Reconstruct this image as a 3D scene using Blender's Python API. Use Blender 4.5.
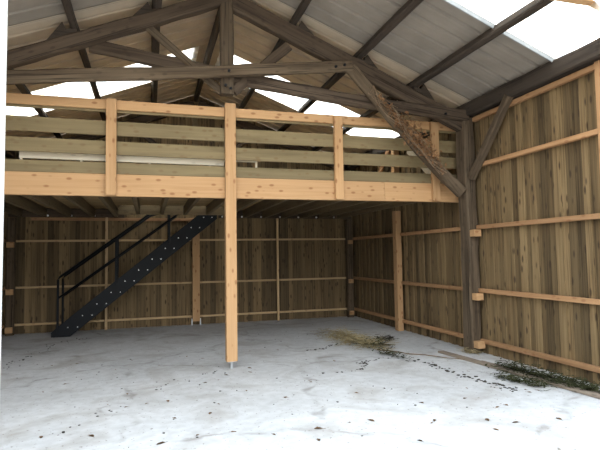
import bpy, bmesh, math, random
from mathutils import Vector, Matrix, noise
R = math.radians
random.seed(7)
for o in list(bpy.data.objects):
    bpy.data.objects.remove(o)
scene = bpy.context.scene
COL = scene.collection

# ---------------------------------------------------------------- camera
CAM_F, YAW, PITCH, ROLL = 502.75, 0.2915, 0.0602, -0.0159
fwd = Vector((math.sin(YAW)*math.cos(PITCH), math.cos(YAW)*math.cos(PITCH), math.sin(PITCH)))
rgt = Vector((math.cos(YAW), -math.sin(YAW), 0))
up = rgt.cross(fwd)
r2 = rgt*math.cos(ROLL) + up*math.sin(ROLL)
u2 = up*math.cos(ROLL) - rgt*math.sin(ROLL)
cd = bpy.data.cameras.new('camera')
cam = bpy.data.objects.new('camera', cd)
COL.objects.link(cam)
cam.matrix_world = Matrix(((r2.x, u2.x, -fwd.x, 0), (r2.y, u2.y, -fwd.y, 0), (r2.z, u2.z, -fwd.z, 1.6), (0, 0, 0, 1)))
cd.sensor_width = 36
cd.lens = CAM_F*36/600
cd.clip_start = 0.05
scene.camera = cam

# ---------------------------------------------------------------- sky, sun, exposure
SKY_STRENGTH = 1.42
SUN_ENERGY = 6.0
scene.view_settings.view_transform = 'Standard'
scene.view_settings.look = 'None'
scene.view_settings.gamma = 1
scene.view_settings.use_curve_mapping = False
scene.view_settings.exposure = 1.82
w = bpy.data.worlds.new('sky')
scene.world = w
w.use_nodes = True
nt = w.node_tree
bg = nt.nodes['Background']
tc = nt.nodes.new('ShaderNodeTexCoord')
sx = nt.nodes.new('ShaderNodeSeparateXYZ')
cr = nt.nodes.new('ShaderNodeValToRGB')
nt.links.new(tc.outputs['Generated'], sx.inputs[0])
nt.links.new(sx.outputs['Z'], cr.inputs[0])
els = cr.color_ramp.elements                # low band darkened to dim the barn interior, as unseen trees would; bright sky above
els.new(0.5); els.new(0.6)
for e_, (p_, c_) in zip(els, ((0.0, (0.29, 0.30, 0.29)), (0.11, (0.37, 0.39, 0.40)), (0.25, (0.93, 0.97, 1.0)), (0.9, (0.72, 0.86, 1.0)))):
    e_.position = p_
    e_.color = (*c_, 1)
nt.links.new(cr.outputs[0], bg.inputs['Color'])
bg.inputs['Strength'].default_value = SKY_STRENGTH
sd = bpy.data.lights.new('sun', 'SUN')
sun = bpy.data.objects.new('sun', sd)
COL.objects.link(sun)
sd.energy = SUN_ENERGY
sd.angle = R(1)
sd.color = (1.0, 0.86, 0.66)
SUN_DIR = Vector((-0.17, 0.93, 0.36)).normalized()      # towards the sun: behind the barn, low, to the left
sun.rotation_euler = (-SUN_DIR).to_track_quat('-Z', 'Y').to_euler()
sun.location = (-4, 20, 12)

# ---------------------------------------------------------------- helpers
W = {}

def tag(o, label=None, cat=None, group=None, kind=None):
    if label: o['label'] = label
    if cat: o['category'] = cat
    if group: o['group'] = group
    if kind: o['kind'] = kind
    return o

def link(o, mat, M=None, parent=None):
    M = M or Matrix.Identity(4)
    COL.objects.link(o)
    if mat and o.type == 'MESH' and not o.data.materials:
        o.data.materials.append(mat)
    W[o] = M
    if parent:
        o.parent = parent
        o.matrix_basis = W[parent].inverted() @ M
    else:
        o.matrix_basis = M
    return o

def empty(name, loc, label, cat, group=None):
    o = bpy.data.objects.new(name, None)
    o.empty_display_size = 0.1
    link(o, None, Matrix.Translation(loc))
    return tag(o, label, cat, group)

def bm_obj(name, bm, mat, parent=None, M=None, smooth=False):
    me = bpy.data.meshes.new(name)
    bmesh.ops.recalc_face_normals(bm, faces=bm.faces)
    bm.to_mesh(me)
    bm.free()
    if smooth:
        for p in me.polygons: p.use_smooth = True
    return link(bpy.data.objects.new(name, me), mat, M, parent)

def frame(p0, p1, ref):
    p0, p1 = Vector(p0), Vector(p1)
    x = (p1-p0).normalized()
    z = Vector(ref)
    z = (z - x*z.dot(x)).normalized()
    y = z.cross(x)
    c = (p0+p1)/2
    return Matrix(((x.x, y.x, z.x, c.x), (x.y, y.y, z.y, c.y), (x.z, y.z, z.z, c.z), (0, 0, 0, 1))), (p1-p0).length

def timber_bm(L, w_, h_, seg=1, jit=0.0, seed=0, cham=0.006, bend=None, taper=0.0):
    """a length of timber along local X, chamfered, optionally rough-hewn and bent"""
    bm = bmesh.new()
    rows = []
    c = cham
    for i in range(seg+1):
        t = i/seg
        x = (t-0.5)*L
        k = 1 - taper*t
        a, b = w_/2*k, h_/2*k
        sec = [(-a+c, -b), (a-c, -b), (a, -b+c), (a, b-c), (a-c, b), (-a+c, b), (-a, b-c), (-a, -b+c)]
        oz = bend(t) if bend else 0
        row = []
        for (y, z) in sec:
            if jit:
                n = noise.noise_vector(Vector((x*2.2+seed*7.3, y*6+seed, z*6)))
                m = noise.noise_vector(Vector((x*0.6+seed*3.1, seed*2.0, 5.5)))
                y += n.y*jit + m.y*jit
                z += n.z*jit + m.z*jit
            row.append(bm.verts.new((x, y, z+oz)))
        rows.append(row)
    for i in range(seg):
        for j in range(8):
            k = (j+1) % 8
            bm.faces.new((rows[i][j], rows[i][k], rows[i+1][k], rows[i+1][j]))
    bm.faces.new(rows[0][::-1])
    bm.faces.new(rows[-1])
    return bm

_seed = [0]
def beam(name, p0, p1, w_, h_, mat, parent=None, ref=(0, 0, 1), rough=False, bend=None, jit=0.012, cham=None, taper=0.0):
    _seed[0] += 1
    M, L = frame(p0, p1, ref)
    if rough:
        bm = timber_bm(L, w_, h_, max(6, int(L*7)), jit, _seed[0], cham or 0.02, bend, taper)
    else:
        bm = timber_bm(L, w_, h_, 12 if bend else 1, 0, 0, cham or 0.004, bend, taper)
    return bm_obj(name, bm, mat, parent, M)

def add_box(bm, lo, hi):
    v = [bm.verts.new((x, y, z)) for x in (lo[0], hi[0]) for y in (lo[1], hi[1]) for z in (lo[2], hi[2])]
    for f in ((0, 1, 3, 2), (4, 6, 7, 5), (0, 4, 5, 1), (2, 3, 7, 6), (0, 2, 6, 4), (1, 5, 7, 3)):
        bm.faces.new([v[i] for i in f])

def add_tube(bm, pts, rad, n=8, r1=None):
    pts = [Vector(p) for p in pts]
    rings = []
    for i, p in enumerate(pts):
        d = (pts[min(i+1, len(pts)-1)] - pts[max(i-1, 0)]).normalized()
        a = d.cross(Vector((0.31, 0.23, 0.92)) if abs(d.z) < 0.9 else Vector((1, 0, 0))).normalized()
        b = d.cross(a)
        rr = rad if r1 is None else rad + (r1-rad)*i/(len(pts)-1)
        rings.append([bm.verts.new(p + (a*math.cos(2*math.pi*k/n) + b*math.sin(2*math.pi*k/n))*rr) for k in range(n)])
    for i in range(len(rings)-1):
        for k in range(n):
            bm.faces.new((rings[i][k], rings[i][(k+1) % n], rings[i+1][(k+1) % n], rings[i+1][k]))
    bm.faces.new(rings[0][::-1])
    bm.faces.new(rings[-1])

# ---------------------------------------------------------------- materials
def mat_new(name):
    m = bpy.data.materials.new(name)
    m.use_nodes = True
    nt = m.node_tree
    b = nt.nodes['Principled BSDF']
    return m, nt, b

def N(nt, t, **kw):
    n = nt.nodes.new(t)
    for k, v in kw.items():
        setattr(n, k, v)
    return n

def ramp(nt, src, stops):
    n = N(nt, 'ShaderNodeValToRGB')
    e = n.color_ramp.elements
    while len(e) < len(stops): e.new(0.5)
    for i, (p, c) in enumerate(stops):
        e[i].position = p
        e[i].color = (*c, 1) if len(c) == 3 else c
    nt.links.new(src, n.inputs[0])
    return n.outputs[0]

def mix(nt, fac, a, b, mode='MIX'):
    n = N(nt, 'ShaderNodeMix', data_type='RGBA', blend_type=mode)
    for i, v in ((0, fac), (6, a), (7, b)):
        if isinstance(v, (int, float)): n.inputs[i].default_value = v
        elif isinstance(v, tuple): n.inputs[i].default_value = (*v, 1)
        else: nt.links.new(v, n.inputs[i])
    return n.outputs[2]

def wood(name, base, dark, alt, axis=0, rand='object', knot=0.5, knot_col=None, rough=0.75, spec=0.25, ring=22, island_var=1.0, crack=0.0):
    """timber: grain runs along one axis of the object, knots, and one random tint per board"""
    m, nt, b = mat_new(name)
    L = nt.links.new
    tc = N(nt, 'ShaderNodeTexCoord')
    if rand == 'object':
        rnd = N(nt, 'ShaderNodeObjectInfo').outputs['Random']
    else:
        rnd = N(nt, 'ShaderNodeNewGeometry').outputs['Random Per Island']
    off = N(nt, 'ShaderNodeVectorMath', operation='SCALE')
    off.inputs[0].default_value = (37.0, 53.0, 71.0)
    L(rnd, off.inputs['Scale'])
    add = N(nt, 'ShaderNodeVectorMath', operation='ADD')
    L(tc.outputs['Object'], add.inputs[0]); L(off.outputs[0], add.inputs[1])
    def mapped(sa, sc):
        mp = N(nt, 'ShaderNodeMapping')
        s = [sc]*3; s[axis] = sa
        mp.inputs['Scale'].default_value = s
        L(add.outputs[0], mp.inputs['Vector'])
        return mp.outputs[0]
    g = N(nt, 'ShaderNodeTexNoise'); g.inputs['Scale'].default_value = 1; g.inputs['Detail'].default_value = 5
    g.inputs['Distortion'].default_value = 0.6
    L(mapped(0.9, ring), g.inputs['Vector'])
    p = N(nt, 'ShaderNodeTexNoise'); p.inputs['Scale'].default_value = 1; p.inputs['Detail'].default_value = 3
    L(mapped(0.8, 5.0), p.inputs['Vector'])
    col = ramp(nt, g.outputs['Fac'], [(0.3, dark), (0.62, base)])
    pf = ramp(nt, p.outputs['Fac'], [(0.35, (0, 0, 0)), (0.7, (1, 1, 1))])
    col = mix(nt, pf, col, mix(nt, 0.6, col, alt))
    # per-board tint
    wn = N(nt, 'ShaderNodeTexWhiteNoise', noise_dimensions='1D')
    L(rnd, wn.inputs['W'])
    lo = 1-0.38*island_var; hi = 1+0.25*island_var
    tint = ramp(nt, wn.outputs['Value'], [(0, (lo, lo, lo*0.98)), (1, (hi, hi*0.99, hi*0.95))])
    col = mix(nt, 1.0, col, tint, 'MULTIPLY')
    if knot:
        vo = N(nt, 'ShaderNodeTexVoronoi'); vo.inputs['Scale'].default_value = 1
        L(mapped(6.0 if axis == 0 else 4.0, 12.0), vo.inputs['Vector'])
        kf = ramp(nt, vo.outputs['Distance'], [(0.13, (1, 1, 1)), (0.19, (0.6, 0.6, 0.6)), (0.28, (0, 0, 0))])
        kn = N(nt, 'ShaderNodeMath', operation='MULTIPLY'); kn.inputs[1].default_value = knot
        L(kf, kn.inputs[0])
        col = mix(nt, kn.outputs[0], col, knot_col or tuple(x*0.35 for x in dark))
    if crack:
        cn = N(nt, 'ShaderNodeTexNoise'); cn.inputs['Scale'].default_value = 1; cn.inputs['Detail'].default_value = 6
        L(mapped(0.6, 40), cn.inputs['Vector'])
        cf = ramp(nt, cn.outputs['Fac'], [(0.36, (crack, crack, crack)), (0.44, (0, 0, 0))])
        col = mix(nt, cf, col, tuple(x*0.3 for x in dark))
    L(col, b.inputs['Base Color'])
    b.inputs['Roughness'].default_value = rough
    b.inputs['Specular IOR Level'].default_value = spec
    bp = N(nt, 'ShaderNodeBump'); bp.inputs['Strength'].default_value = 0.35; bp.inputs['Distance'].default_value = 0.01
    L(g.outputs['Fac'], bp.inputs['Height']); L(bp.outputs[0], b.inputs['Normal'])
    return m

def plain(name, col, rough=0.6, metal=0.0, var=0.12, scale=6.0, spec=0.4):
    m, nt, b = mat_new(name)
    tc = N(nt, 'ShaderNodeTexCoord')
    n = N(nt, 'ShaderNodeTexNoise'); n.inputs['Scale'].default_value = scale; n.inputs['Detail'].default_value = 4
    nt.links.new(tc.outputs['Object'], n.inputs['Vector'])
    c = ramp(nt, n.outputs['Fac'], [(0.3, tuple(x*(1-var) for x in col)), (0.7, tuple(min(1, x*(1+var)) for x in col))])
    nt.links.new(c, b.inputs['Base Color'])
    b.inputs['Roughness'].default_value = rough
    b.inputs['Metallic'].default_value = metal
    b.inputs['Specular IOR Level'].default_value = spec
    return m

M_NEW = wood('planed_softwood', (0.47, 0.282, 0.143), (0.395, 0.222, 0.104), (0.51, 0.31, 0.16), knot=0.75, knot_col=(0.22, 0.09, 0.035), ring=26, island_var=0.35)
M_RAIL = wood('wall_rail_softwood', (0.40, 0.225, 0.115), (0.30, 0.16, 0.075), (0.44, 0.255, 0.13), knot=0.5, knot_col=(0.2, 0.08, 0.035), ring=26, island_var=0.5)
M_GREEN = wood('treated_board', (0.205, 0.155, 0.083), (0.14, 0.105, 0.055), (0.235, 0.18, 0.095), knot=0.55, knot_col=(0.15, 0.09, 0.04), ring=18, island_var=0.3)
M_WALL = wood('treated_cladding', (0.188, 0.127, 0.064), (0.088, 0.057, 0.028), (0.215, 0.152, 0.079), axis=2, rand='island', knot=0.85, knot_col=(0.045, 0.028, 0.016), ring=38, island_var=1.3, crack=0.4)
M_OLD = wood('old_oak', (0.088, 0.063, 0.045), (0.043, 0.030, 0.022), (0.115, 0.085, 0.062), knot=0.35, rough=0.9, spec=0.15, ring=20, island_var=0.35, crack=0.7)
M_OLDL = wood('weathered_oak', (0.112, 0.080, 0.053), (0.046, 0.032, 0.021), (0.138, 0.103, 0.071), knot=0.35, rough=0.9, spec=0.15, ring=20, island_var=0.3, crack=0.7)
M_PURL = wood('purlin_wood', (0.058, 0.044, 0.034), (0.03, 0.023, 0.018), (0.078, 0.06, 0.048), knot=0.3, rough=0.85, spec=0.2, ring=20, island_var=0.35, crack=0.5)
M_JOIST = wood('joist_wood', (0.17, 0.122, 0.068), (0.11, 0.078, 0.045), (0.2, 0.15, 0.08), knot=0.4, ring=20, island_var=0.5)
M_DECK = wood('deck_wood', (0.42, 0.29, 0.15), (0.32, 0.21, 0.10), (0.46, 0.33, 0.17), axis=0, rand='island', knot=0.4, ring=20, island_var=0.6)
M_PALE = wood('whitened_wood', (0.62, 0.55, 0.44), (0.50, 0.43, 0.33), (0.66, 0.60, 0.50), knot=0.3, ring=20, island_var=0.3)
M_PLANK = wood('grey_plank', (0.24, 0.19, 0.15), (0.15, 0.115, 0.09), (0.28, 0.23, 0.18), knot=0.4, ring=20, island_var=0.4)
M_THIN = wood('thin_batten', (0.56, 0.39, 0.22), (0.46, 0.31, 0.16), (0.60, 0.43, 0.26), knot=0.4, knot_col=(0.2, 0.08, 0.035), ring=26, island_var=0.4)
M_STEEL = plain('black_steel', (0.0055, 0.0065, 0.0085), 0.5, 0.0, 0.2, 4, 0.2)
M_BOLT = plain('zinc_bolt', (0.75, 0.75, 0.74), 0.35, 0.7)
M_GALV = plain('galvanised_steel', (0.55, 0.56, 0.57), 0.4, 0.8)
M_EDGE = plain('zinc_edge', (0.33, 0.34, 0.35), 0.5, 0.1)
M_WHITE = plain('white_paint', (0.86, 0.86, 0.84), 0.5, 0, 0.04)
M_EARTH = plain('dark_earth', (0.055, 0.048, 0.04), 0.95, 0, 0.3, 20, 0.1)
M_LEAF = plain('dry_leaf', (0.20, 0.12, 0.065), 0.8, 0, 0.4, 9, 0.2)
M_VINE = plain('dry_vine_leaf', (0.20, 0.105, 0.05), 0.85, 0, 0.45, 5, 0.15)
M_STEM = plain('dry_stem', (0.20, 0.14, 0.09), 0.9, 0, 0.3, 9, 0.1)
M_STRAW = plain('straw', (0.36, 0.29, 0.16), 0.85, 0, 0.35, 8, 0.2)
M_IVY = plain('wilted_green', (0.042, 0.044, 0.021), 0.9, 0, 0.45, 9, 0.05)

def sheet_mat(name, col, metal, rough):
    m, nt, b = mat_new(name)
    L = nt.links.new
    tc = N(nt, 'ShaderNodeTexCoord')
    n = N(nt, 'ShaderNodeTexNoise'); n.inputs['Scale'].default_value = 3; n.inputs['Detail'].default_value = 6
    L(tc.outputs['Object'], n.inputs['Vector'])
    mp = N(nt, 'ShaderNodeMapping'); mp.inputs['Scale'].default_value = (1.2, 22, 1.2)
    L(tc.outputs['Object'], mp.inputs['Vector'])
    s = N(nt, 'ShaderNodeTexNoise'); s.inputs['Scale'].default_value = 1; s.inputs['Detail'].default_value = 3
    L(mp.outputs[0], s.inputs['Vector'])
    c = ramp(nt, n.outputs['Fac'], [(0.3, tuple(x*0.86 for x in col)), (0.7, tuple(x*1.1 for x in col))])
    c2 = ramp(nt, s.outputs['Fac'], [(0.3, (0.95, 0.95, 0.95)), (0.7, (1.03, 1.03, 1.03))])
    L(mix(nt, 1.0, c, c2, 'MULTIPLY'), b.inputs['Base Color'])
    b.inputs['Metallic'].default_value = metal
    b.inputs['Roughness'].default_value = rough
    return m
M_SHEET = sheet_mat('galvanised_roof_sheet', (0.285, 0.25, 0.212), 0.0, 0.6)
M_TAN = sheet_mat('beige_sunlit_sheet', (0.50, 0.41, 0.31), 0.0, 0.7)  # beige with sunlight from the rooflight strip put in as a lighter colour

m, nt, b = mat_new('translucent_roof_sheet')
tl = N(nt, 'ShaderNodeBsdfTranslucent'); tl.inputs['Color'].default_value = (0.92, 0.92, 0.90, 1)
nt.links.new(tl.outputs[0], nt.nodes['Material Output'].inputs['Surface'])
nt.nodes.remove(b)
M_CLEAR = m

def concrete():
    m, nt, b = mat_new('dusty_concrete')
    L = nt.links.new
    tc = N(nt, 'ShaderNodeTexCoord')
    def noise_(s, d, det=5, dist=0.0, vec=None):
        n = N(nt, 'ShaderNodeTexNoise'); n.inputs['Scale'].default_value = s; n.inputs['Detail'].default_value = det
        n.inputs['Distortion'].default_value = dist
        L(vec or tc.outputs['Object'], n.inputs['Vector'])
        return n.outputs['Fac']
    c = ramp(nt, noise_(0.7, 0, 6, 0.4), [(0.3, (0.455, 0.452, 0.448)), (0.7, (0.565, 0.563, 0.56))])
    f = ramp(nt, noise_(9, 0, 6), [(0.35, (0.90, 0.89, 0.88)), (0.65, (1.03, 1.03, 1.03))])
    c = mix(nt, 1.0, c, f, 'MULTIPLY')
    # earthy dirt patches
    d = ramp(nt, noise_(1.1, 0, 8, 1.2), [(0.50, (0, 0, 0)), (0.72, (0.62, 0.62, 0.62))])
    c = mix(nt, d, c, (0.27, 0.235, 0.20))
    # crumbs and specks
    sp = ramp(nt, noise_(26, 0, 5), [(0.635, (0, 0, 0)), (0.70, (0.8, 0.8, 0.8))])
    c = mix(nt, sp, c, (0.15, 0.125, 0.10))
    # cracks: wavering dark lines
    wn = N(nt, 'ShaderNodeTexNoise'); wn.inputs['Scale'].default_value = 1.6; wn.inputs['Detail'].default_value = 4
    L(tc.outputs['Object'], wn.inputs['Vector'])
    sc = N(nt, 'ShaderNodeVectorMath', operation='SCALE'); sc.inputs['Scale'].default_value = 0.8
    L(wn.outputs['Color'], sc.inputs[0])
    ad = N(nt, 'ShaderNodeVectorMath', operation='ADD')
    L(tc.outputs['Object'], ad.inputs[0]); L(sc.outputs[0], ad.inputs[1])
    vo = N(nt, 'ShaderNodeTexVoronoi', feature='DISTANCE_TO_EDGE'); vo.inputs['Scale'].default_value = 0.36
    L(ad.outputs[0], vo.inputs['Vector'])
    vf = ramp(nt, vo.outputs['Distance'], [(0.003, (0.45, 0.45, 0.45)), (0.02, (0, 0, 0))])
    vm = ramp(nt, noise_(2.5, 0, 3), [(0.42, (0, 0, 0)), (0.6, (1, 1, 1))])
    c = mix(nt, mix(nt, 1.0, vf, vm, 'MULTIPLY'), c, (0.13, 0.105, 0.085))
    L(c, b.inputs['Base Color'])
    b.inputs['Roughness'].default_value = 0.85
    b.inputs['Specular IOR Level'].default_value = 0.25
    bp = N(nt, 'ShaderNodeBump'); bp.inputs['Strength'].default_value = 0.15; bp.inputs['Distance'].default_value = 0.01
    L(noise_(14, 0, 6), bp.inputs['Height']); L(bp.outputs[0], b.inputs['Normal'])
    return m
M_FLOOR = concrete()
M_GROUND = plain('gravel_ground', (0.42, 0.39, 0.35), 0.95, 0, 0.3, 3, 0.1)

# ---------------------------------------------------------------- dimensions
XC = 1.08                      # ridge line
XR, XL, YB = 5.04, -2.93, 12.20  # inner faces of the wall rails
YF = 4.0                       # open front
POFF = {1: 0.99, 2: 2.045, 3: 3.01}     # purlins, measured out from the ridge
def roof_z(x): return 5.57 - 0.388*abs(x-XC)       # underside of the roof sheets
PH = 0.15                      # purlin height
def raft_top(x): return 5.45 - (0.415 if x > XC else 0.43)*abs(x-XC)     # upper edge of the truss rafters
def purl_bot(x): return roof_z(x) - PH

# ---------------------------------------------------------------- setting
bm = bmesh.new(); add_box(bm, (XL-0.30, YF-0.55, -0.15), (XR+0.30, YB+0.30, 0.0))
tag(bm_obj('floor', bm, M_FLOOR), 'pale dusty concrete floor of the barn', kind='structure')
bm = bmesh.new(); add_box(bm, (-40, -40, -0.25), (40, 50, -0.151))
tag(bm_obj('ground', bm, M_GROUND), 'gravel ground outside the barn', kind='structure')

def cladding(name, a0, a1, pos, face, top, label, axis):
    """upright board-on-board cladding: alternate boards stand 22 mm proud; face = -1/+1 side that faces the room"""
    bm = bmesh.new()
    rnd = random.Random(name)
    a = a0
    i = 0
    while a < a1 - 0.02:
        wd = rnd.uniform(0.095, 0.125) if i % 2 else rnd.uniform(0.105, 0.135)
        b_ = min(a+wd, a1)
        ov = 0.012 if i % 2 == 0 else -0.002
        near = 0.0 if i % 2 else 0.0215
        lo, hi = near, near+(0.022 if i % 2 else 0.032)
        p0, p1 = pos + face*lo, pos + face*hi
        p0, p1 = min(p0, p1), max(p0, p1)
        aa, bb = a-ov, b_+ov
        za, zb = top(aa), top(bb)
        zb_ = 0.0
        if axis == 'Y':
            v = [(p0, aa, zb_), (p1, aa, zb_), (p1, bb, zb_), (p0, bb, zb_), (p0, aa, za), (p1, aa, za), (p1, bb, zb), (p0, bb, zb)]
        else:
            v = [(aa, p0, zb_), (bb, p0, zb_), (bb, p1, zb_), (aa, p1, zb_), (aa, p0, za), (bb, p0, zb), (bb, p1, zb), (aa, p1, za)]
        vs = [bm.verts.new(q) for q in v]
        for f in ((0, 1, 2, 3), (4, 5, 6, 7), (0, 1, 5, 4), (1, 2, 6, 5), (2, 3, 7, 6), (3, 0, 4, 7)):
            bm.faces.new([vs[k] for k in f])
        a = b_
        i += 1
    return tag(bm_obj(name, bm, M_WALL), label, kind='structure')

cladding('wall_right', YF, YB+0.06, XR+0.075, 1, lambda a: roof_z(XR)-0.02, 'right wall of upright treated boards', 'Y')
cladding('wall_left', YF, YB+0.06, XL-0.075, -1, lambda a: roof_z(XL)-0.02, 'left wall of upright treated boards', 'Y')
cladding('wall_back', XL-0.11, XR+0.11, YB+0.06, 1, lambda a: roof_z(a)-0.01, 'back gable wall of upright treated boards', 'X')

def roof_sheet(name, side, y0, y1, mat, label, lift=0.0, inset=0.0):
    """ribbed sheet running down one slope from the ridge to past the eaves"""
    bm = bmesh.new()
    prof = []
    y = y0
    pitch = 0.30
    while y < y1 - 1e-6:
        for dy, dz in ((0, 0), (0.24, 0), (0.248, 0.045), (0.287, 0.045)):
            if y+dy <= y1: prof.append((y+dy, dz))
        y += pitch
    prof.append((y1, 0))
    xe = XR+0.32 if side > 0 else XL-0.32
    rows = []
    for k in range(2):
        x = XC + side*inset if k == 0 else xe
        rows.append([bm.verts.new((x, py, roof_z(x)+pz+0.002+lift)) for py, pz in prof])
    for i in range(len(prof)-1):
        bm.faces.new((rows[0][i], rows[0][i+1], rows[1][i+1], rows[1][i]))
    o = bm_obj(name, bm, mat)
    s = o.modifiers.new('thickness', 'SOLIDIFY'); s.thickness = 0.003; s.offset = 1
    for f in o.data.polygons:
        pass
    return tag(o, label, kind='structure')

for side, nm in ((1, 'right'), (-1, 'left')):
    roof_sheet('ceiling', side, 5.10, 6.9, M_SHEET, 'galvanised ribbed roof sheets on the %s slope in front of the truss' % nm)
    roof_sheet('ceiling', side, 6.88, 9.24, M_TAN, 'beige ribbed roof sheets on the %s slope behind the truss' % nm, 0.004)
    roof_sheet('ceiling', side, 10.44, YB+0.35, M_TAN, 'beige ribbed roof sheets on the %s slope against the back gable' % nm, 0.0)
k = 0
for side, nm in ((1, 'right'), (-1, 'left')):
    k += 1
    roof_sheet('window_%d' % k, side, YF-0.1, 5.11, M_CLEAR, 'translucent white rooflight sheet on the %s slope at the open front' % nm, -0.003)
    k += 1
    roof_sheet('window_%d' % k, side, 9.22, 10.46, M_CLEAR, 'translucent white rooflight strip on the %s slope above the loft' % nm, -0.003, 0.20)
bm = bmesh.new()
pr = [(-0.32, 0), (0, 0), (0.32, 0), (0.32, 0.006), (0, 0.006), (-0.32, 0.006)]
f = [[bm.verts.new((XC+dx, y, roof_z(XC+dx)+0.038+dz)) for dx, dz in pr] for y in (YF-0.1, YB+0.35)]
bm.faces.new(f[0]); bm.faces.new(f[1][::-1])
for i in range(6): bm.faces.new((f[0][i], f[0][(i+1) % 6], f[1][(i+1) % 6], f[1][i]))
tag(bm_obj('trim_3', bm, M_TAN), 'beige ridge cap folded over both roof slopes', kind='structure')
# bright folded edge of the metal sheet next to the rooflight
for side, nm in ((1, 'right'), (-1, 'left')):
    xe = XR+0.3 if side > 0 else XL-0.3
    o = beam('trim_%d' % (1 if side > 0 else 2), (XC+side*0.05, 5.09, roof_z(XC+side*0.05)-0.032), (xe, 5.09, roof_z(xe)-0.032), 0.02, 0.065, M_EDGE)
    tag(o, 'bright galvanised edge strip of the metal sheets on the %s slope' % nm, kind='structure')

# ---------------------------------------------------------------- purlins, plates, ridge
rows_txt = {1: 'nearest the ridge', 2: 'second down from the ridge', 3: 'lowest, next to the eaves'}
o = beam('ridge_beam', (XC, YF, roof_z(XC)-0.11), (XC, YB+0.05, roof_z(XC)-0.11), 0.09, 0.18, M_PURL, rough=True, jit=0.006)
tag(o, 'dark ridge beam running front to back above the king post', 'roof beam')
for side, nm in ((1, 'right'), (-1, 'left')):
    for i in (1, 2, 3):
        x = XC + side*POFF[i]
        nrm = Vector((side*0.388, 0, 1))
        z = roof_z(x)-PH/2-0.006
        o = beam('purlin', (x, YF, z), (x, YB+0.05, z), 0.10, PH*0.9, M_PURL, ref=nrm, rough=True, jit=0.006)
        tag(o, 'dark timber purlin under the %s roof slope, %s' % (nm, rows_txt[i]), 'roof beam')
    x = XR-0.03 if side > 0 else XL+0.03
    o = beam('wall_plate', (x, YF, 3.93), (x, YB, 3.93), 0.17, 0.22, M_PURL, rough=True, jit=0.008)
    tag(o, 'heavy dark wall plate beam along the top of the %s wall' % nm, 'roof beam')

# front header (light timber across the open front)
o = beam('header_beam', (XL-0.05, 4.10, 4.318), (XR+0.05, 4.10, 4.318), 0.10, 0.17, M_NEW)
tag(o, 'new orange header beam high across the open front, top right corner', 'beam')
# white jamb
o = beam('door_jamb', (-1.13, 4.1, 0.0), (-1.13, 4.1, 4.215), 0.20, 0.14, M_WHITE, ref=(0, 1, 0))
tag(o, 'white painted door jamb standing at the left edge of the open front', 'door jamb')

# ---------------------------------------------------------------- old posts
PX, PY = 5.0, 7.08
o = beam('oak_post', (PX+0.01, PY, 0), (PX-0.01, PY, 3.80), 0.25, 0.19, M_OLDL, ref=(1, 0, 0), rough=True, jit=0.018)
tag(o, 'gnarled old oak post against the right wall at the loft corner', 'post')
o = beam('oak_post', (2*XC-PX-0.03, PY, 0), (2*XC-PX-0.01, PY, 3.80), 0.25, 0.19, M_OLDL, ref=(1, 0, 0), rough=True, jit=0.018)
tag(o, 'old oak post against the left wall at the loft corner', 'post')

# ---------------------------------------------------------------- the scissor truss
TY = 7.08
tr = empty('roof_truss', (XC, TY, 3.75), 'dark old oak scissor truss with king post above the loft edge', 'roof truss')
for side, dep in ((1, 0.25), (-1, 0.19)):
    xe = XC + side*3.86
    nrm = Vector((side*0.43, 0, 1))
    z0 = raft_top(XC+side*0.02)-dep*0.55; z1 = raft_top(xe)-dep*0.55
    beam('rafter', (XC+side*0.04, TY, z0), (xe, TY, z1), 0.15, dep, M_OLD, tr, ref=nrm, rough=True, jit=0.018)
# left wall -> right rafter, in front
beam('scissor_beam', (XL+0.10, 6.92, 3.74), (2.93, 6.92, 4.45), 0.09, 0.17, M_OLDL, tr, rough=True, jit=0.016, bend=lambda t: -0.02*math.sin(math.pi*t))
# right wall -> left rafter, behind
beam('scissor_beam', (4.98, 6.975, 3.82), (-0.78, 7.20, 4.50), 0.09, 0.19, M_OLD, tr, rough=True, jit=0.016, bend=lambda t: -0.085*math.sin(math.pi*t))
beam('king_post', (XC-0.02, 7.075, 3.91), (XC-0.02, 7.075, raft_top(XC)-0.02), 0.19, 0.15, M_OLDL, tr, ref=(0, 1, 0), rough=True, jit=0.008)
beam('strut', (1.16, 7.11, 3.98), (2.00, 7.11, 4.74), 0.07, 0.15, M_OLD, tr, rough=True, jit=0.01)
beam('strut', (0.99, 7.11, 3.96), (-0.03, 7.11, 4.80), 0.07, 0.11, M_OLDL, tr, rough=True, jit=0.01)
beam('knee_brace', (4.84, 7.00, 2.56), (2.93, 6.95, 4.44), 0.09, 0.19, M_OLDL, tr, ref=(1, 0, 1), rough=True, jit=0.022, bend=lambda t: -0.045*math.sin(math.pi*t))
def cleat(side, i):
    """wedge block that packs a purlin and keeps it from sliding down the rafter"""
    xu = XC + side*(POFF[i]-0.06)
    bm = bmesh.new()
    t = Vector((side, 0, -0.43)).normalized()
    n = Vector((side*0.43, 0, 1)).normalized()
    p = Vector((xu, 0, raft_top(xu)-0.02))
    hh = purl_bot(xu)-raft_top(xu)+0.03
    prof = [p, p+t*0.44, p+t*0.13+n*(hh+0.11), p+t*0.12+n*hh, p+n*hh]
    f = [[bm.verts.new((q.x, y, q.z)) for q in prof] for y in (TY-0.06, TY+0.06)]
    bm.faces.new(f[0]); bm.faces.new(f[1][::-1])
    for a in range(5):
        b_ = (a+1) % 5
        bm.faces.new((f[0][a], f[0][b_], f[1][b_], f[1][a]))
    bm_obj('cleat', bm, M_PURL, tr)
for side in (1, -1):
    for i in (1, 2, 3): cleat(side, i)
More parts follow.
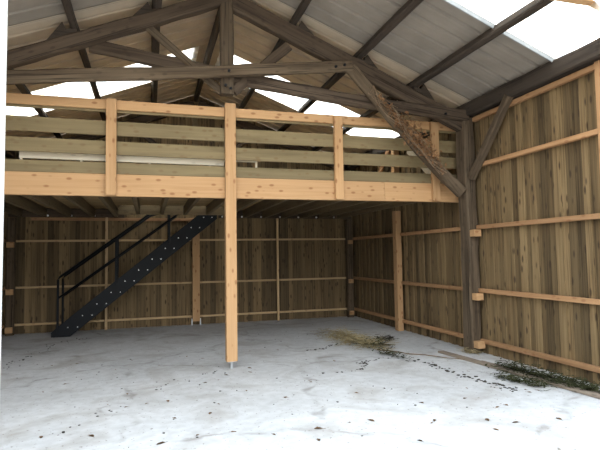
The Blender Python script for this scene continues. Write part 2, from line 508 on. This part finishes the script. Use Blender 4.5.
for (bx, by, bz) in ((1.06, 6.875, 4.19), (1.03, 6.99, 4.02), (1.10, 6.99, 3.98), (2.80, 6.875, 4.44), (2.66, 6.875, 4.40), (3.52, 6.88, 3.90), (4.55, 6.94, 3.83)):
    bm = bmesh.new(); add_tube(bm, [(bx, by, bz), (bx, by-0.025, bz)], 0.020, 8)
    bm_obj('bolt', bm, M_STEEL, tr)

# diagonal brace on the right wall
o = beam('wall_brace', (4.98, 6.92, 2.80), (4.98, 5.96, 3.86), 0.12, 0.12, M_OLDL, rough=True, jit=0.010)
tag(o, 'weathered grey diagonal brace from the oak post up to the right wall plate', 'brace')

# ---------------------------------------------------------------- rails and studs of the walls
def rail(p0, p1, label, ref=(0, 0, 1), w_=0.06, h_=0.065, mat=None, group=None):
    o = beam('wall_rail', p0, p1, w_, h_, mat or M_RAIL, ref=ref)
    return tag(o, label, 'rail', group)
xr = XR+0.03
hts = [(0.2, 'lowest, near the floor'), (0.995, 'at hip height'), (2.005, 'at head height'), (3.0, 'high up by the brace')]
for z, t in hts:
    rail((xr, YF, z), (xr, 6.93, z), 'orange rail on the right wall before the oak post, %s' % t)
rail((xr, YF, 3.78), (xr, 6.93, 3.76), 'orange rail tight under the right wall plate', w_=0.06, h_=0.07)
for z, t in ((0.2, 'lowest'), (0.995, 'middle'), (2.005, 'highest')):
    rail((xr, 7.23, z), (xr, YB+0.05, z), 'brown rail on the right wall under the loft, %s of three' % t)
    rail((XL+0.0, YB+0.03, z), (XR-0.02, YB+0.03, z), 'long thin rail across the back wall under the loft, %s of three' % t, h_=0.045, mat=M_THIN)
    rail((XL-0.03, YF, z), (XL-0.03, YB+0.05, z), 'rail along the left wall, %s of three' % t)
rail((XL+0.45, YB+0.03, 2.49), (1.30, YB+0.03, 2.49), 'pale rail across the back wall right under the loft joists', h_=0.07)
rail((xr, 7.23, 3.1), (xr, YB+0.05, 3.1), 'rail on the right wall above the loft floor')

def stud(name, p0, p1, w_, d_, mat, label):
    o = beam(name, p0, p1, w_, d_, mat, ref=(0, 1, 0))
    return tag(o, label, 'post')
stud('wall_stud', (-0.93, YB-0.02, 0.0), (-0.93, YB-0.02, 2.6), 0.055, 0.04, M_THIN, 'thin upright stud on the back wall behind the staircase')
stud('wall_stud', (3.06, YB-0.02, 0.0), (3.06, YB-0.02, 2.6), 0.055, 0.04, M_THIN, 'thin upright stud on the back wall right of the centre')
xs = XR-0.03
o = beam('wall_stud', (xs, 9.58, 0.0), (xs, 9.58, 2.50), 0.12, 0.15, M_NEW, ref=(0, 1, 0)); tag(o, 'thick orange stud on the right wall under the loft', 'post')
o = beam('wall_stud', (xs, 9.58, 2.755), (xs, 9.58, 3.82), 0.12, 0.14, M_NEW, ref=(0, 1, 0)); tag(o, 'short orange stud on the right wall above the loft floor', 'post')
o = beam('wall_stud', (xs+0.04, 4.53, 0.0), (xs+0.04, 4.53, 3.82), 0.05, 0.07, M_RAIL, ref=(0, 1, 0)); tag(o, 'orange stud on the right wall at the right edge of the view', 'post')
# centre post of the back wall on a steel foot
pb = empty('back_post', (1.055, YB-0.09, 0), 'thick timber post in the middle of the back wall on a steel foot', 'post')
beam('post', (1.055, YB-0.09, 0.10), (1.055, YB-0.09, 2.46), 0.17, 0.12, M_NEW, pb, ref=(0, 1, 0))
for dx in (-0.097, 0.097):
    bm = bmesh.new(); add_box(bm, (1.055+dx-0.012, YB-0.13, 0.0), (1.055+dx+0.012, YB-0.05, 0.16))
    bm_obj('steel_foot', bm, M_GALV, pb)
for px_, nm in ((XR-0.09, 'right'), (XL+0.09, 'left')):
    o = beam('corner_post', (px_, YB-0.09, 0), (px_, YB-0.09, 2.5), 0.16, 0.14, M_OLDL, ref=(0, 1, 0), rough=True, jit=0.008)
    tag(o, 'grey timber post in the back %s corner' % nm, 'post')
# blocks that carry the rails
def block(c, s, label):
    bm = bmesh.new(); add_box(bm, [-q/2 for q in s], [q/2 for q in s])
    bmesh.ops.bevel(bm, geom=bm.edges[:], offset=0.004, segments=1, affect='EDGES')
    o = bm_obj('wood_block', bm, M_NEW, None, Matrix.Translation(c))
    return tag(o, label, 'block')
for z, t in ((0.15, 'foot of the old oak post, lowest of three'), (0.90, 'old oak post at hip height, middle of three'), (1.91, 'old oak post at head height, topmost of three')):
    block((4.99, 6.885, z), (0.13, 0.12, 0.11), 'orange block nailed to the %s' % t)
for z, t in ((0.12, 'lowest'), (0.92, 'middle'), (1.92, 'topmost')):
    block((XR-0.10, YB-0.20, z), (0.12, 0.07, 0.10), 'orange block on the post in the back right corner, %s of three' % t)
    block((XL+0.10, YB-0.20, z), (0.14, 0.07, 0.12), 'orange block on the post in the back left corner, %s of three' % t)

# gable framing above the loft
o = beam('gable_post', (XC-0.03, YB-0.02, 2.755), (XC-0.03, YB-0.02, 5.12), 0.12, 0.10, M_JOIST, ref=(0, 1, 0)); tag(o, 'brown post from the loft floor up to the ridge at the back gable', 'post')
for side, nm in ((1, 'right'), (-1, 'left')):
    xe = XC+side*3.8
    o = beam('gable_rafter', (XC+side*0.05, YB-0.025, purl_bot(XC)-0.13), (xe, YB-0.025, purl_bot(xe)-0.12), 0.12, 0.20, M_OLD, ref=(side*0.388, 0, 1), rough=True, jit=0.01)
    tag(o, 'dark rafter on the back gable, %s of the gable post' % nm, 'roof beam')
    o = beam('gable_strut', (XC+side*0.10, YB-0.10, 3.65), (XC+side*1.45, YB-0.10, 4.60), 0.08, 0.12, M_OLD, rough=True, jit=0.01)
    tag(o, 'dark diagonal strut on the back gable, %s of the gable post' % nm, 'brace')

# ---------------------------------------------------------------- the loft
FZ0, FZ1 = 2.45, 2.755
lp = empty('loft_platform', (XC, 9.9, 2.48), 'timber loft platform with an orange front beam over joists', 'loft')
beam('front_beam', (XL+0.02, 7.34, (FZ0+FZ1)/2), (3.62, 7.34, (FZ0+FZ1)/2), 0.08, FZ1-FZ0, M_NEW, lp)
beam('front_beam', (3.624, 7.34, (FZ0+FZ1)/2), (5.09, 7.34, (FZ0+FZ1)/2), 0.08, FZ1-FZ0, M_NEW, lp)
x = XL + 0.25
OPEN0, OPEN1, OY = -0.55, 1.60, 11.28
while x < XR-0.1:
    y1 = YB-0.06
    if OPEN0 < x < OPEN1: y1 = OY
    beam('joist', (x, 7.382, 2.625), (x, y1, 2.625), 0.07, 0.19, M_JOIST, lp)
    x += 0.49
beam('trimmer_joist', (OPEN0-0.08, OY+0.03, 2.625), (OPEN1+0.1, OY+0.03, 2.625), 0.06, 0.19, M_JOIST, lp)
beam('ledger', (XL+0.02, YB-0.035, 2.625), (OPEN0, YB-0.035, 2.625), 0.06, 0.19, M_OLD, lp)
beam('ledger', (OPEN1, YB-0.035, 2.625), (XR, YB-0.035, 2.625), 0.06, 0.19, M_OLD, lp)
bm = bmesh.new()
y = 7.39
while y < YB-0.05:
    y2 = min(y+0.19, YB-0.01)
    if y2 <= OY+0.05: add_box(bm, (XL+0.02, y, 2.722), (XR-0.02, y2-0.003, 2.75))
    else:
        add_box(bm, (XL+0.02, y, 2.722), (OPEN0, y2-0.003, 2.75)); add_box(bm, (OPEN1, y, 2.722), (XR-0.02, y2-0.003, 2.75))
    y += 0.19
bm_obj('deck', bm, M_DECK, lp)
bm0 = bmesh.new(); add_tube(bm0, [(0, 0, 0), (0, -0.018, 0)], 0.022, 8)
proto = None
bx = -2.14
bxs = []
while bx < XR-0.05:
    if not (OPEN0 < bx < OPEN1): bxs.append(bx)
    bx += 0.478
for i, bx in enumerate(bxs):
    if proto is None:
        proto = bm_obj('hanger_bolt', bm0, M_BOLT, lp, Matrix.Translation((bx, YB-0.066, 2.56)))
    else:
        c = proto.copy(); link(c, None, Matrix.Translation((bx, YB-0.066, 2.56)), lp)

# centre loft post up to the handrail, standing on a steel foot
CX = 1.133
cp = empty('loft_post', (CX, 7.29, 0), 'tall orange timber post carrying the loft front at its middle', 'post')
beam('post', (CX, 7.265, 0.105), (CX, 7.265, 3.845), 0.155, 0.065, M_NEW, cp, ref=(0, 1, 0))
beam('post_backing', (CX, 7.34, 0.105), (CX, 7.34, 2.448), 0.155, 0.08, M_NEW, cp, ref=(0, 1, 0))
bm = bmesh.new()
add_tube(bm, [(CX, 7.30, 0.0), (CX, 7.30, 0.105)], 0.024, 12)
bm_obj('steel_foot', bm, M_GALV, cp)
bm = bmesh.new(); add_box(bm, (CX-0.06, 7.24, 0.097), (CX+0.06, 7.36, 0.104))
bm_obj('steel_plate', bm, M_GALV, cp)

# railing
rl = empty('loft_railing', (XC, 7.30, FZ1), 'orange and green timber railing along the front of the loft', 'railing')
for x, zt in ((-0.505, 3.79), (2.825, 3.765), (4.535, 3.775)):
    beam('railing_post', (x, 7.265, 2.46), (x, 7.265, zt), 0.135, 0.065, M_NEW, rl, ref=(0, 1, 0))
beam('top_rail', (XL+0.02, 7.315, 3.725), (XR+0.03, 7.315, 3.725), 0.032, 0.135, M_NEW, rl)
beam('backing_rail', (XL+0.02, 7.35, 3.69), (XR+0.03, 7.35, 3.69), 0.03, 0.13, M_GREEN, rl)
for (za, zb) in ((3.285, 3.485), (3.015, 3.205), (2.757, 2.915)):
    for xa, xb in ((XL+0.02, CX-0.002), (CX+0.002, XR+0.03)):
        beam('guard_board', (xa, 7.315, (za+zb)/2+(0.018 if xa < 0 and za > 2.9 else 0)), (xb, 7.315, (za+zb)/2), 0.028, zb-za, M_GREEN, rl)

# whitish frame lying on edge behind the railing
fr = empty('timber_frame', (0, 7.42, 2.75), 'long whitish timber frame stood on edge on the loft behind the railing', 'frame')
beam('frame_rail', (-1.66, 7.42, 3.005), (1.06, 7.42, 2.995), 0.045, 0.105, M_PALE, fr)
beam('frame_rail', (1.06, 7.42, 3.03), (1.56, 7.42, 3.03), 0.045, 0.028, M_PALE, fr)
beam('frame_rail', (-1.66, 7.42, 2.79), (1.56, 7.42, 2.79), 0.045, 0.075, M_PALE, fr)
for x in (-1.64, -0.9, 0.0, 0.85, 1.548):
    beam('frame_upright', (x, 7.42, 2.825), (x, 7.42, 3.02 if x > 1 else 2.955), 0.03, 0.04, M_PALE, fr, ref=(0, 1, 0))
o = beam('leaning_plank', (4.92, 7.75, 2.83), (4.98, 8.95, 3.68), 0.03, 0.14, M_PALE, ref=(0, 0, 1)); tag(o, 'pale plank leaning on the right wall on the loft behind the oak post', 'plank')
o = beam('leaning_plank', (4.86, 10.6, 2.80), (4.95, 9.75, 3.86), 0.03, 0.10, M_RAIL, ref=(0, 0, 1)); tag(o, 'brown plank leaning on the right wall beside the short loft stud', 'plank')
o = beam('loft_plank', (-0.3, 9.2, 2.77), (0.5, 9.4, 2.77), 0.10, 0.03, M_PALE); tag(o, 'grey plank lying flat on the loft floor behind the guard boards', 'plank')

# ---------------------------------------------------------------- staircase
st = empty('metal_staircase', (-1.8, 11.75, 0), 'black steel staircase rising to the right along the back wall', 'staircase')
SX0, SX1 = -1.66, 1.36
SLOPE = 0.80
def sz(x): return (x+1.66)*SLOPE + 0.14     # centre line of the stringer
stringers = []
for yy, nm in ((11.40, 'near'), (12.02, 'far')):
    bm = bmesh.new()
    hv = 0.185
    a = (SX0-0.20, 0.0); b_ = (SX0+0.06, 0.0)
    # plate outline with a level foot
    prof = [(SX0-0.26, 0.004), (SX0+0.10, 0.004), (SX1+0.1, sz(SX1+0.1)-hv), (SX1+0.1, min(2.755, sz(SX1+0.1)+hv)), (SX1-0.05, 2.755), (SX0-0.12, sz(SX0-0.12)+hv), (SX0-0.26, 0.10)]
    for t0, t1 in ((yy-0.005, yy+0.005),):
        f = [[bm.verts.new((px_, y_, pz_)) for px_, pz_ in prof] for y_ in (t0, t1)]
        bm.faces.new(f[0]); bm.faces.new(f[1][::-1])
        for i in range(len(prof)):
            j = (i+1) % len(prof)
            bm.faces.new((f[0][i], f[0][j], f[1][j], f[1][i]))
    inn = 1 if nm == 'near' else -1
    for s in (-1, 1):                     # flanges of the channel
        xa, xb = SX0+0.1, SX1-0.02
        q = [(xa, sz(xa)+s*(hv-0.004)), (xb, min(2.75, sz(xb)+s*(hv-0.004)))]
        y0_, y1_ = sorted((yy, yy+inn*0.05))
        vs = [bm.verts.new((x_, y_, z_+dz)) for dz in (-0.004, 0.004) for (x_, z_) in q for y_ in (y0_, y1_)]
        for ff in ((0, 1, 3, 2), (4, 6, 7, 5), (0, 4, 5, 1), (2, 3, 7, 6), (0, 2, 6, 4), (1, 5, 7, 3)):
            bm.faces.new([vs[i] for i in ff])
    stringers.append(bm_obj('stringer', bm, M_STEEL, st))
bmT = bmesh.new()
add_box(bmT, (-0.13, -0.30, -0.02), (0.13, 0.30, 0.0))
add_box(bmT, (-0.13, -0.30, -0.05), (-0.122, 0.30, 0.0)); add_box(bmT, (0.122, -0.30, -0.05), (0.13, 0.30, 0.0))
tr0 = None
bm0 = bmesh.new(); add_tube(bm0, [(0, 0, 0), (0, -0.012, 0)], 0.0115, 6)
b0 = None
for i in range(11):
    x = -1.52 + i*0.277
    z = (i+1)*0.2290
    Mt = Matrix.Translation((x, 11.71, z))
    if tr0 is None: tr0 = bm_obj('tread', bmT, M_STEEL, st, Mt)
    else: link(tr0.copy(), None, Mt, st)
    for dx in (-0.085, 0.10):
        Mb = Matrix.Translation((x+dx, 11.396, z-0.035))
        if b0 is None: b0 = bm_obj('bolt', bm0, M_BOLT, stringers[0], Mb)
        else: link(b0.copy(), None, Mb, stringers[0])
for yy in (11.40, 12.02):
    def hz(x): return (x+1.79)*0.745 + 1.21
    bm = bmesh.new()
    add_tube(bm, [(-1.80, yy, 0.98), (-1.80, yy, 1.17), (-1.77, yy, 1.23), (0.02, yy, hz(0.02)), (0.62, yy, 2.72)], 0.024, 10)
    bm_obj('handrail', bm, M_STEEL, st, smooth=True)
    bm = bmesh.new()
    add_tube(bm, [(-1.79, yy, 0.80), (0.60, yy, 2.55)], 0.021, 10)
    bm_obj('mid_rail', bm, M_STEEL, st, smooth=True)
    for x, zt in ((-1.80, 1.0), (-0.68, hz(-0.68)), (0.42, 2.60)):
        zb = 0.10 if x < -1.7 else sz(x)+0.10
        beam('baluster', (x, yy, zb), (x, yy, zt), 0.045, 0.03, M_STEEL, st, ref=(0, 1, 0))

# ---------------------------------------------------------------- dead climber on the knee brace
rnd = random.Random(3)
vn = empty('dead_climber', (4.1, 6.86, 3.3), 'tangle of dry brown climber leaves clinging to the knee brace', 'dead plant')
A, B = Vector((4.40, 6.87, 2.90)), Vector((3.20, 6.87, 4.10))
bm = bmesh.new()
for i in range(9):
    pts = []
    ph = rnd.uniform(0, 6)
    for k in range(14):
        t = k/13
        p = A.lerp(B, t*rnd.uniform(0.97, 1.0))
        pts.append(p + Vector((math.sin(t*9+ph)*0.07, -0.03+0.03*math.sin(t*7+ph*2), math.cos(t*8+ph)*0.07)))
    add_tube(bm, pts, 0.008, 5, 0.004)
for i in range(26):
    t = rnd.uniform(0.05, 0.95)
    p = A.lerp(B, t)
    d = Vector((rnd.uniform(-1, 1), rnd.uniform(-1, -0.1), rnd.uniform(-1, 0.8))).normalized()
    add_tube(bm, [p, p+d*0.12, p+d*0.2+Vector((0, 0, -0.06))], 0.004, 4, 0.002)
bm_obj('stem', bm, M_STEM, vn)
def leaf_into(bm, p, size, rnd, up_bias=0.3):
    q = Vector((rnd.gauss(0, 1), rnd.gauss(0, 1), rnd.gauss(0, 1)+up_bias)).normalized()
    a = q.orthogonal().normalized()
    a.rotate(Matrix.Rotation(rnd.uniform(0, 6.28), 3, q))
    b_ = q.cross(a)
    s = size*rnd.uniform(0.6, 1.2)
    c = q*s*rnd.uniform(0.1, 0.35)
    v = [p-a*s, p-a*s*0.25+b_*s*0.5+c, p+a*s*0.5+b_*s*0.4+c, p+a*s, p+a*s*0.5-b_*s*0.4+c, p-a*s*0.25-b_*s*0.5+c]
    vs = [bm.verts.new(x_) for x_ in v]
    m_ = bm.verts.new(p+a*0.1*s)
    for i in range(6):
        bm.faces.new((vs[i], vs[(i+1) % 6], m_))
bm = bmesh.new()
for i in range(520):
    t = min(1, max(0, rnd.gauss(0.42, 0.2)))
    spread = 0.055*math.exp(-((t-0.38)/0.28)**2) + 0.03
    p = A.lerp(B, t) + Vector((rnd.gauss(0, spread), -abs(rnd.gauss(0, spread*0.7)), rnd.gauss(0.02, spread)))
    leaf_into(bm, p, 0.034, rnd)
o = bm_obj('leaf', bm, M_VINE, vn); o['kind'] = 'stuff'

# ---------------------------------------------------------------- things on the floor
def put(name, p0, p1, w_, h_, label, cat='plank', mat=None):
    o = beam(name, p0, p1, w_, h_, mat or M_PLANK, rough=True, jit=0.003, cham=0.004)
    return tag(o, label, cat)
put('floor_plank', (4.50, 7.22, 0.018), (4.74, 3.75, 0.018), 0.11, 0.03, 'long grey plank lying on the floor along the right wall')
put('floor_plank', (4.60, 6.35, 0.018), (4.87, 3.70, 0.018), 0.09, 0.03, 'shorter grey plank on the floor between the long plank and the wall')

def blades(name, n, pos, len_, wid, mat, label, cat, seed, lift=0.03, flat=0.25, kind='stuff'):
    rnd = random.Random(seed)
    bm = bmesh.new()
    for i in range(n):
        p = pos(rnd)
        a = rnd.uniform(0, math.tau)
        d = Vector((math.cos(a), math.sin(a), rnd.uniform(-0.1, flat)))
        s = Vector((-math.sin(a), math.cos(a), 0))*wid*rnd.uniform(0.6, 1.3)
        L = len_*rnd.uniform(0.5, 1.3)
        z0 = p.z + 0.004
        prev = None
        side = Vector((-math.sin(a), math.cos(a), 0))*L*rnd.uniform(-0.3, 0.3)
        for k in range(4):
            t = k/3
            q = p + d*L*t + side*t*t
            q.z = max(0.004, z0 + d.z*L*t*(1.2-t) + rnd.uniform(0, lift)*0.3)
            r_ = (bm.verts.new(q-s*(1-0.7*t)), bm.verts.new(q+s*(1-0.7*t)+Vector((0, 0, 0.003))))
            if prev: bm.faces.new((prev[0], prev[1], r_[1], r_[0]))
            prev = r_
    o = bm_obj(name, bm, mat)
    return tag(o, label, cat, None, kind)

def seg_pos(a, b, spread, h=0.04, bias=1.0):
    a, b = Vector(a), Vector(b)
    def f(r):
        t = r.random()**bias
        p = a.lerp(b, t)
        return Vector((p.x + r.gauss(0, spread), p.y + r.gauss(0, spread*1.5), abs(r.gauss(0, h))))
    return f
blades('straw_pile', 1300, seg_pos((3.50, 9.6, 0), (3.66, 8.0, 0), 0.17, 0.06, 0.75), 0.16, 0.006, M_STRAW, 'scattered heap of dry straw on the floor before the right wall stud', 'straw', 11)
blades('green_clippings', 220, seg_pos((3.80, 8.3, 0), (3.72, 7.95, 0), 0.10, 0.06), 0.09, 0.012, M_IVY, 'wilted green clippings on the near end of the straw heap', 'plant clippings', 12)
blades('green_clippings', 140, seg_pos((3.60, 7.55, 0), (3.72, 7.0, 0), 0.06, 0.03), 0.08, 0.011, M_IVY, 'small wilted green sprig on the open floor between straw and plank', 'plant clippings', 13)
blades('green_clippings', 160, seg_pos((4.35, 8.75, 0), (4.05, 8.55, 0), 0.06, 0.03), 0.08, 0.014, M_EARTH, 'dark withered clump on the floor under the right wall stud', 'plant clippings', 14)
blades('leaf_litter', 1400, seg_pos((4.64, 5.95, 0), (4.80, 4.55, 0), 0.075, 0.05), 0.085, 0.012, M_IVY, 'heap of green and brown leaf litter against the foot of the right wall', 'leaf litter', 15)
blades('leaf_litter', 300, seg_pos((4.30, 5.55, 0), (4.45, 5.0, 0), 0.06, 0.02), 0.08, 0.010, M_IVY, 'thin drift of leaf litter on the floor side of the long grey plank', 'leaf litter', 16)
blades('straw_wisps', 130, seg_pos((4.86, 7.1, 0), (4.92, 6.9, 0), 0.03, 0.03), 0.10, 0.004, M_STRAW, 'few straw wisps at the foot of the oak post', 'straw', 17)

bm = bmesh.new()
rnd = random.Random(5)
add_tube(bm, [(3.62+0.15*k/10*8+rnd.uniform(-0.04, 0.04), 7.75-0.16*k+rnd.uniform(-0.03, 0.03), 0.012) for k in range(9)], 0.010, 6, 0.005)
tag(bm_obj('twig', bm, M_STEM), 'thin brown stem lying on the floor beside the long grey plank', 'twig')
# crumbs of dark earth in a line towards the right wall
def clod_mesh(seed):
    r = random.Random(seed)
    bm = bmesh.new()
    bmesh.ops.create_icosphere(bm, subdivisions=2, radius=1)
    for v in bm.verts:
        v.co *= 1 + 0.5*noise.noise(v.co*1.3+Vector((seed*3.3, 0, 0)))
        v.co.z *= 0.5
    zmin = min(v.co.z for v in bm.verts)
    for v in bm.verts: v.co.z -= zmin
    me = bpy.data.meshes.new('earth_clod'); bm.to_mesh(me); bm.free()
    me.materials.append(M_EARTH)
    return me
clods = [clod_mesh(i) for i in range(4)]
rnd = random.Random(21)
trails = (
    ([(3.80, 6.85), (3.90, 6.35), (3.95, 5.75), (3.98, 5.2), (4.1, 4.95)], 74, 0.05, 0.007, 0.022, 'dark crumb of earth in the trail on the floor left of the long plank', 'trail of earth crumbs by the plank'),
    ([(2.95, 6.95), (3.05, 6.85), (2.82, 6.55), (2.25, 6.50)], 30, 0.025, 0.006, 0.016, 'tiny dark crumb in the bent line on the open floor right of the loft post', 'bent line of crumbs'),
    ([(2.55, 8.15), (2.85, 8.2), (3.1, 8.5), (3.3, 8.55)], 22, 0.03, 0.007, 0.018, 'tiny dark crumb in the line on the floor left of the straw heap', 'line of crumbs by the straw'),
    ([(3.0, 6.95), (3.3, 7.1), (3.6, 7.2)], 20, 0.03, 0.006, 0.014, 'tiny dark crumb on the floor leading up to the wilted sprig', 'crumbs by the sprig'),
    ([(-2.05, 8.4), (-1.92, 9.3), (-1.7, 10.5), (-1.3, 11.1)], 40, 0.08, 0.006, 0.015, 'dark crumb of dirt on the floor in front of the staircase foot', 'dirt crumbs by the stairs'),
    ([(-1.18, 4.7), (0.2, 6.6), (1.0, 7.2)], 24, 0.06, 0.005, 0.013, 'tiny dirt crumb in the faint line running over the floor to the loft post', 'faint line of dirt crumbs'),
    ([(-1.0, 5.0), (3.0, 5.2), (-1.2, 8.0), (3.0, 9.5)], 84, 0.7, 0.004, 0.012, 'tiny dark crumb strewn over the open concrete floor', 'crumbs strewn over the floor'))
for pts_, n_, sp_, s0, s1, lab_, grp_ in trails:
    path = [Vector((x_, y_, 0)) for x_, y_ in pts_]
    for i in range(n_):
        t = rnd.random()*(len(path)-1.001)
        p = path[int(t)].lerp(path[int(t)+1], t % 1) + Vector((rnd.gauss(0, sp_), rnd.gauss(0, sp_), 0))
        o = bpy.data.objects.new('earth_clod', clods[i % 4])
        q = rnd.uniform(s0, s1)
        link(o, None, Matrix.Translation(p) @ Matrix.Rotation(rnd.uniform(0, 6), 4, 'Z') @ Matrix.Diagonal((q, q*1.3, q*0.7, 1)))
        tag(o, lab_, 'clod', grp_)

# fallen leaves over the pale floor
def leaf_mesh(seed):
    r = random.Random(seed)
    bm = bmesh.new()
    out = [(-1, 0, 0.05), (-0.5, 0.42, 0.25), (0.2, 0.5, 0.3), (0.75, 0.25, 0.22), (1.1, 0, 0.1), (0.75, -0.25, 0.2), (0.2, -0.5, 0.35), (-0.5, -0.42, 0.2)]
    vs = [bm.verts.new((x_, y_*r.uniform(0.7, 1.1), z_*r.uniform(0.4, 1.3))) for x_, y_, z_ in out]
    c0 = bm.verts.new((0.05, 0, 0.02))
    for i in range(8): bm.faces.new((vs[i], vs[(i+1) % 8], c0))
    add_tube(bm, [(-1.0, 0, 0.05), (-1.5, 0.1, 0.03)], 0.03, 4)
    bmesh.ops.solidify(bm, geom=bm.faces[:], thickness=0.02)
    zmin = min(v.co.z for v in bm.verts)
    for v in bm.verts: v.co.z -= zmin
    me = bpy.data.meshes.new('fallen_leaf'); bm.to_mesh(me); bm.free()
    me.materials.append(M_LEAF)
    return me
leaves = [leaf_mesh(i) for i in range(4)]
rnd = random.Random(8)
fixed = [(2.05, 4.55, .06), (2.62, 4.35, .05), (1.95, 6.15, .04), (3.10, 4.2, .055), (3.0, 3.95, .05), (0.1, 4.6, .06), (-0.5, 5.0, .055), (1.0, 6.9, .045),
         (1.5, 4.5, .06), (3.3, 4.05, .05), (2.8, 4.9, .04), (0.2, 5.9, .05), (3.45, 4.5, .045), (0.6, 5.3, .05), (3.75, 4.0, .05)]
spots = [(x, y, s*0.72, 0) for x, y, s in fixed]
while len(spots) < 75:
    x, y = rnd.uniform(-1.6, 4.3), rnd.uniform(3.9, 8.6)
    if abs(x-1.185) < 0.25 and abs(y-7.6) < 0.3: continue
    spots.append((x, y, rnd.uniform(0.016, 0.034), 1))
for i, (x, y, s, sm) in enumerate(spots):
    o = bpy.data.objects.new('fallen_leaf', leaves[i % 4])
    link(o, None, Matrix.Translation((x, y, 0.0)) @ Matrix.Rotation(rnd.uniform(0, 6), 4, 'Z') @ Matrix.Scale(s, 4))
    tag(o, 'dry brown leaf lying on the bare pale concrete floor', 'leaf', 'fallen leaves on the floor')
# white scrap among the litter
bm = bmesh.new(); bmesh.ops.create_icosphere(bm, subdivisions=2, radius=0.035)
for v in bm.verts:
    v.co *= 1 + 0.4*noise.noise(v.co*30)
    v.co.z = max(-0.012, v.co.z*0.5)
tag(bm_obj('paper_scrap', bm, M_WHITE, None, Matrix.Translation((4.42, 5.30, 0.0125))), 'small crumpled white scrap beside the leaf litter and plank', 'scrap')
# debris blown onto the rooflight at the front
rnd = random.Random(4)
for (x, y) in ((4.30, 4.92), (4.02, 4.75), (4.62, 4.72), (4.83, 4.55), (3.95, 5.0), (4.40, 4.45)):
    o = bpy.data.objects.new('fallen_leaf', leaves[int(x*10) % 4])
    link(o, None, Matrix.Translation((x, y, roof_z(x)+0.008)) @ Matrix.Rotation(R(23), 4, 'Y') @ Matrix.Rotation(rnd.uniform(0, 6), 4, 'Z') @ Matrix.Scale(0.03, 4))
    tag(o, 'dead leaf seen as a speck on the white rooflight at the front', 'leaf', 'leaves on the front rooflight')
for (x, y) in ((2.75, 9.9), (2.95, 9.7), (3.1, 9.95), (3.3, 9.75), (3.45, 9.9), (3.7, 9.8), (3.9, 9.7)):
    o = bpy.data.objects.new('fallen_leaf', leaves[int(x*10) % 4])
    link(o, None, Matrix.Translation((x, y, roof_z(x)+0.008)) @ Matrix.Rotation(R(23), 4, 'Y') @ Matrix.Rotation(rnd.uniform(0, 6), 4, 'Z') @ Matrix.Scale(0.03, 4))
    tag(o, 'dead leaf seen as a speck on the rooflight strip above the loft', 'leaf', 'leaves on the loft rooflight')
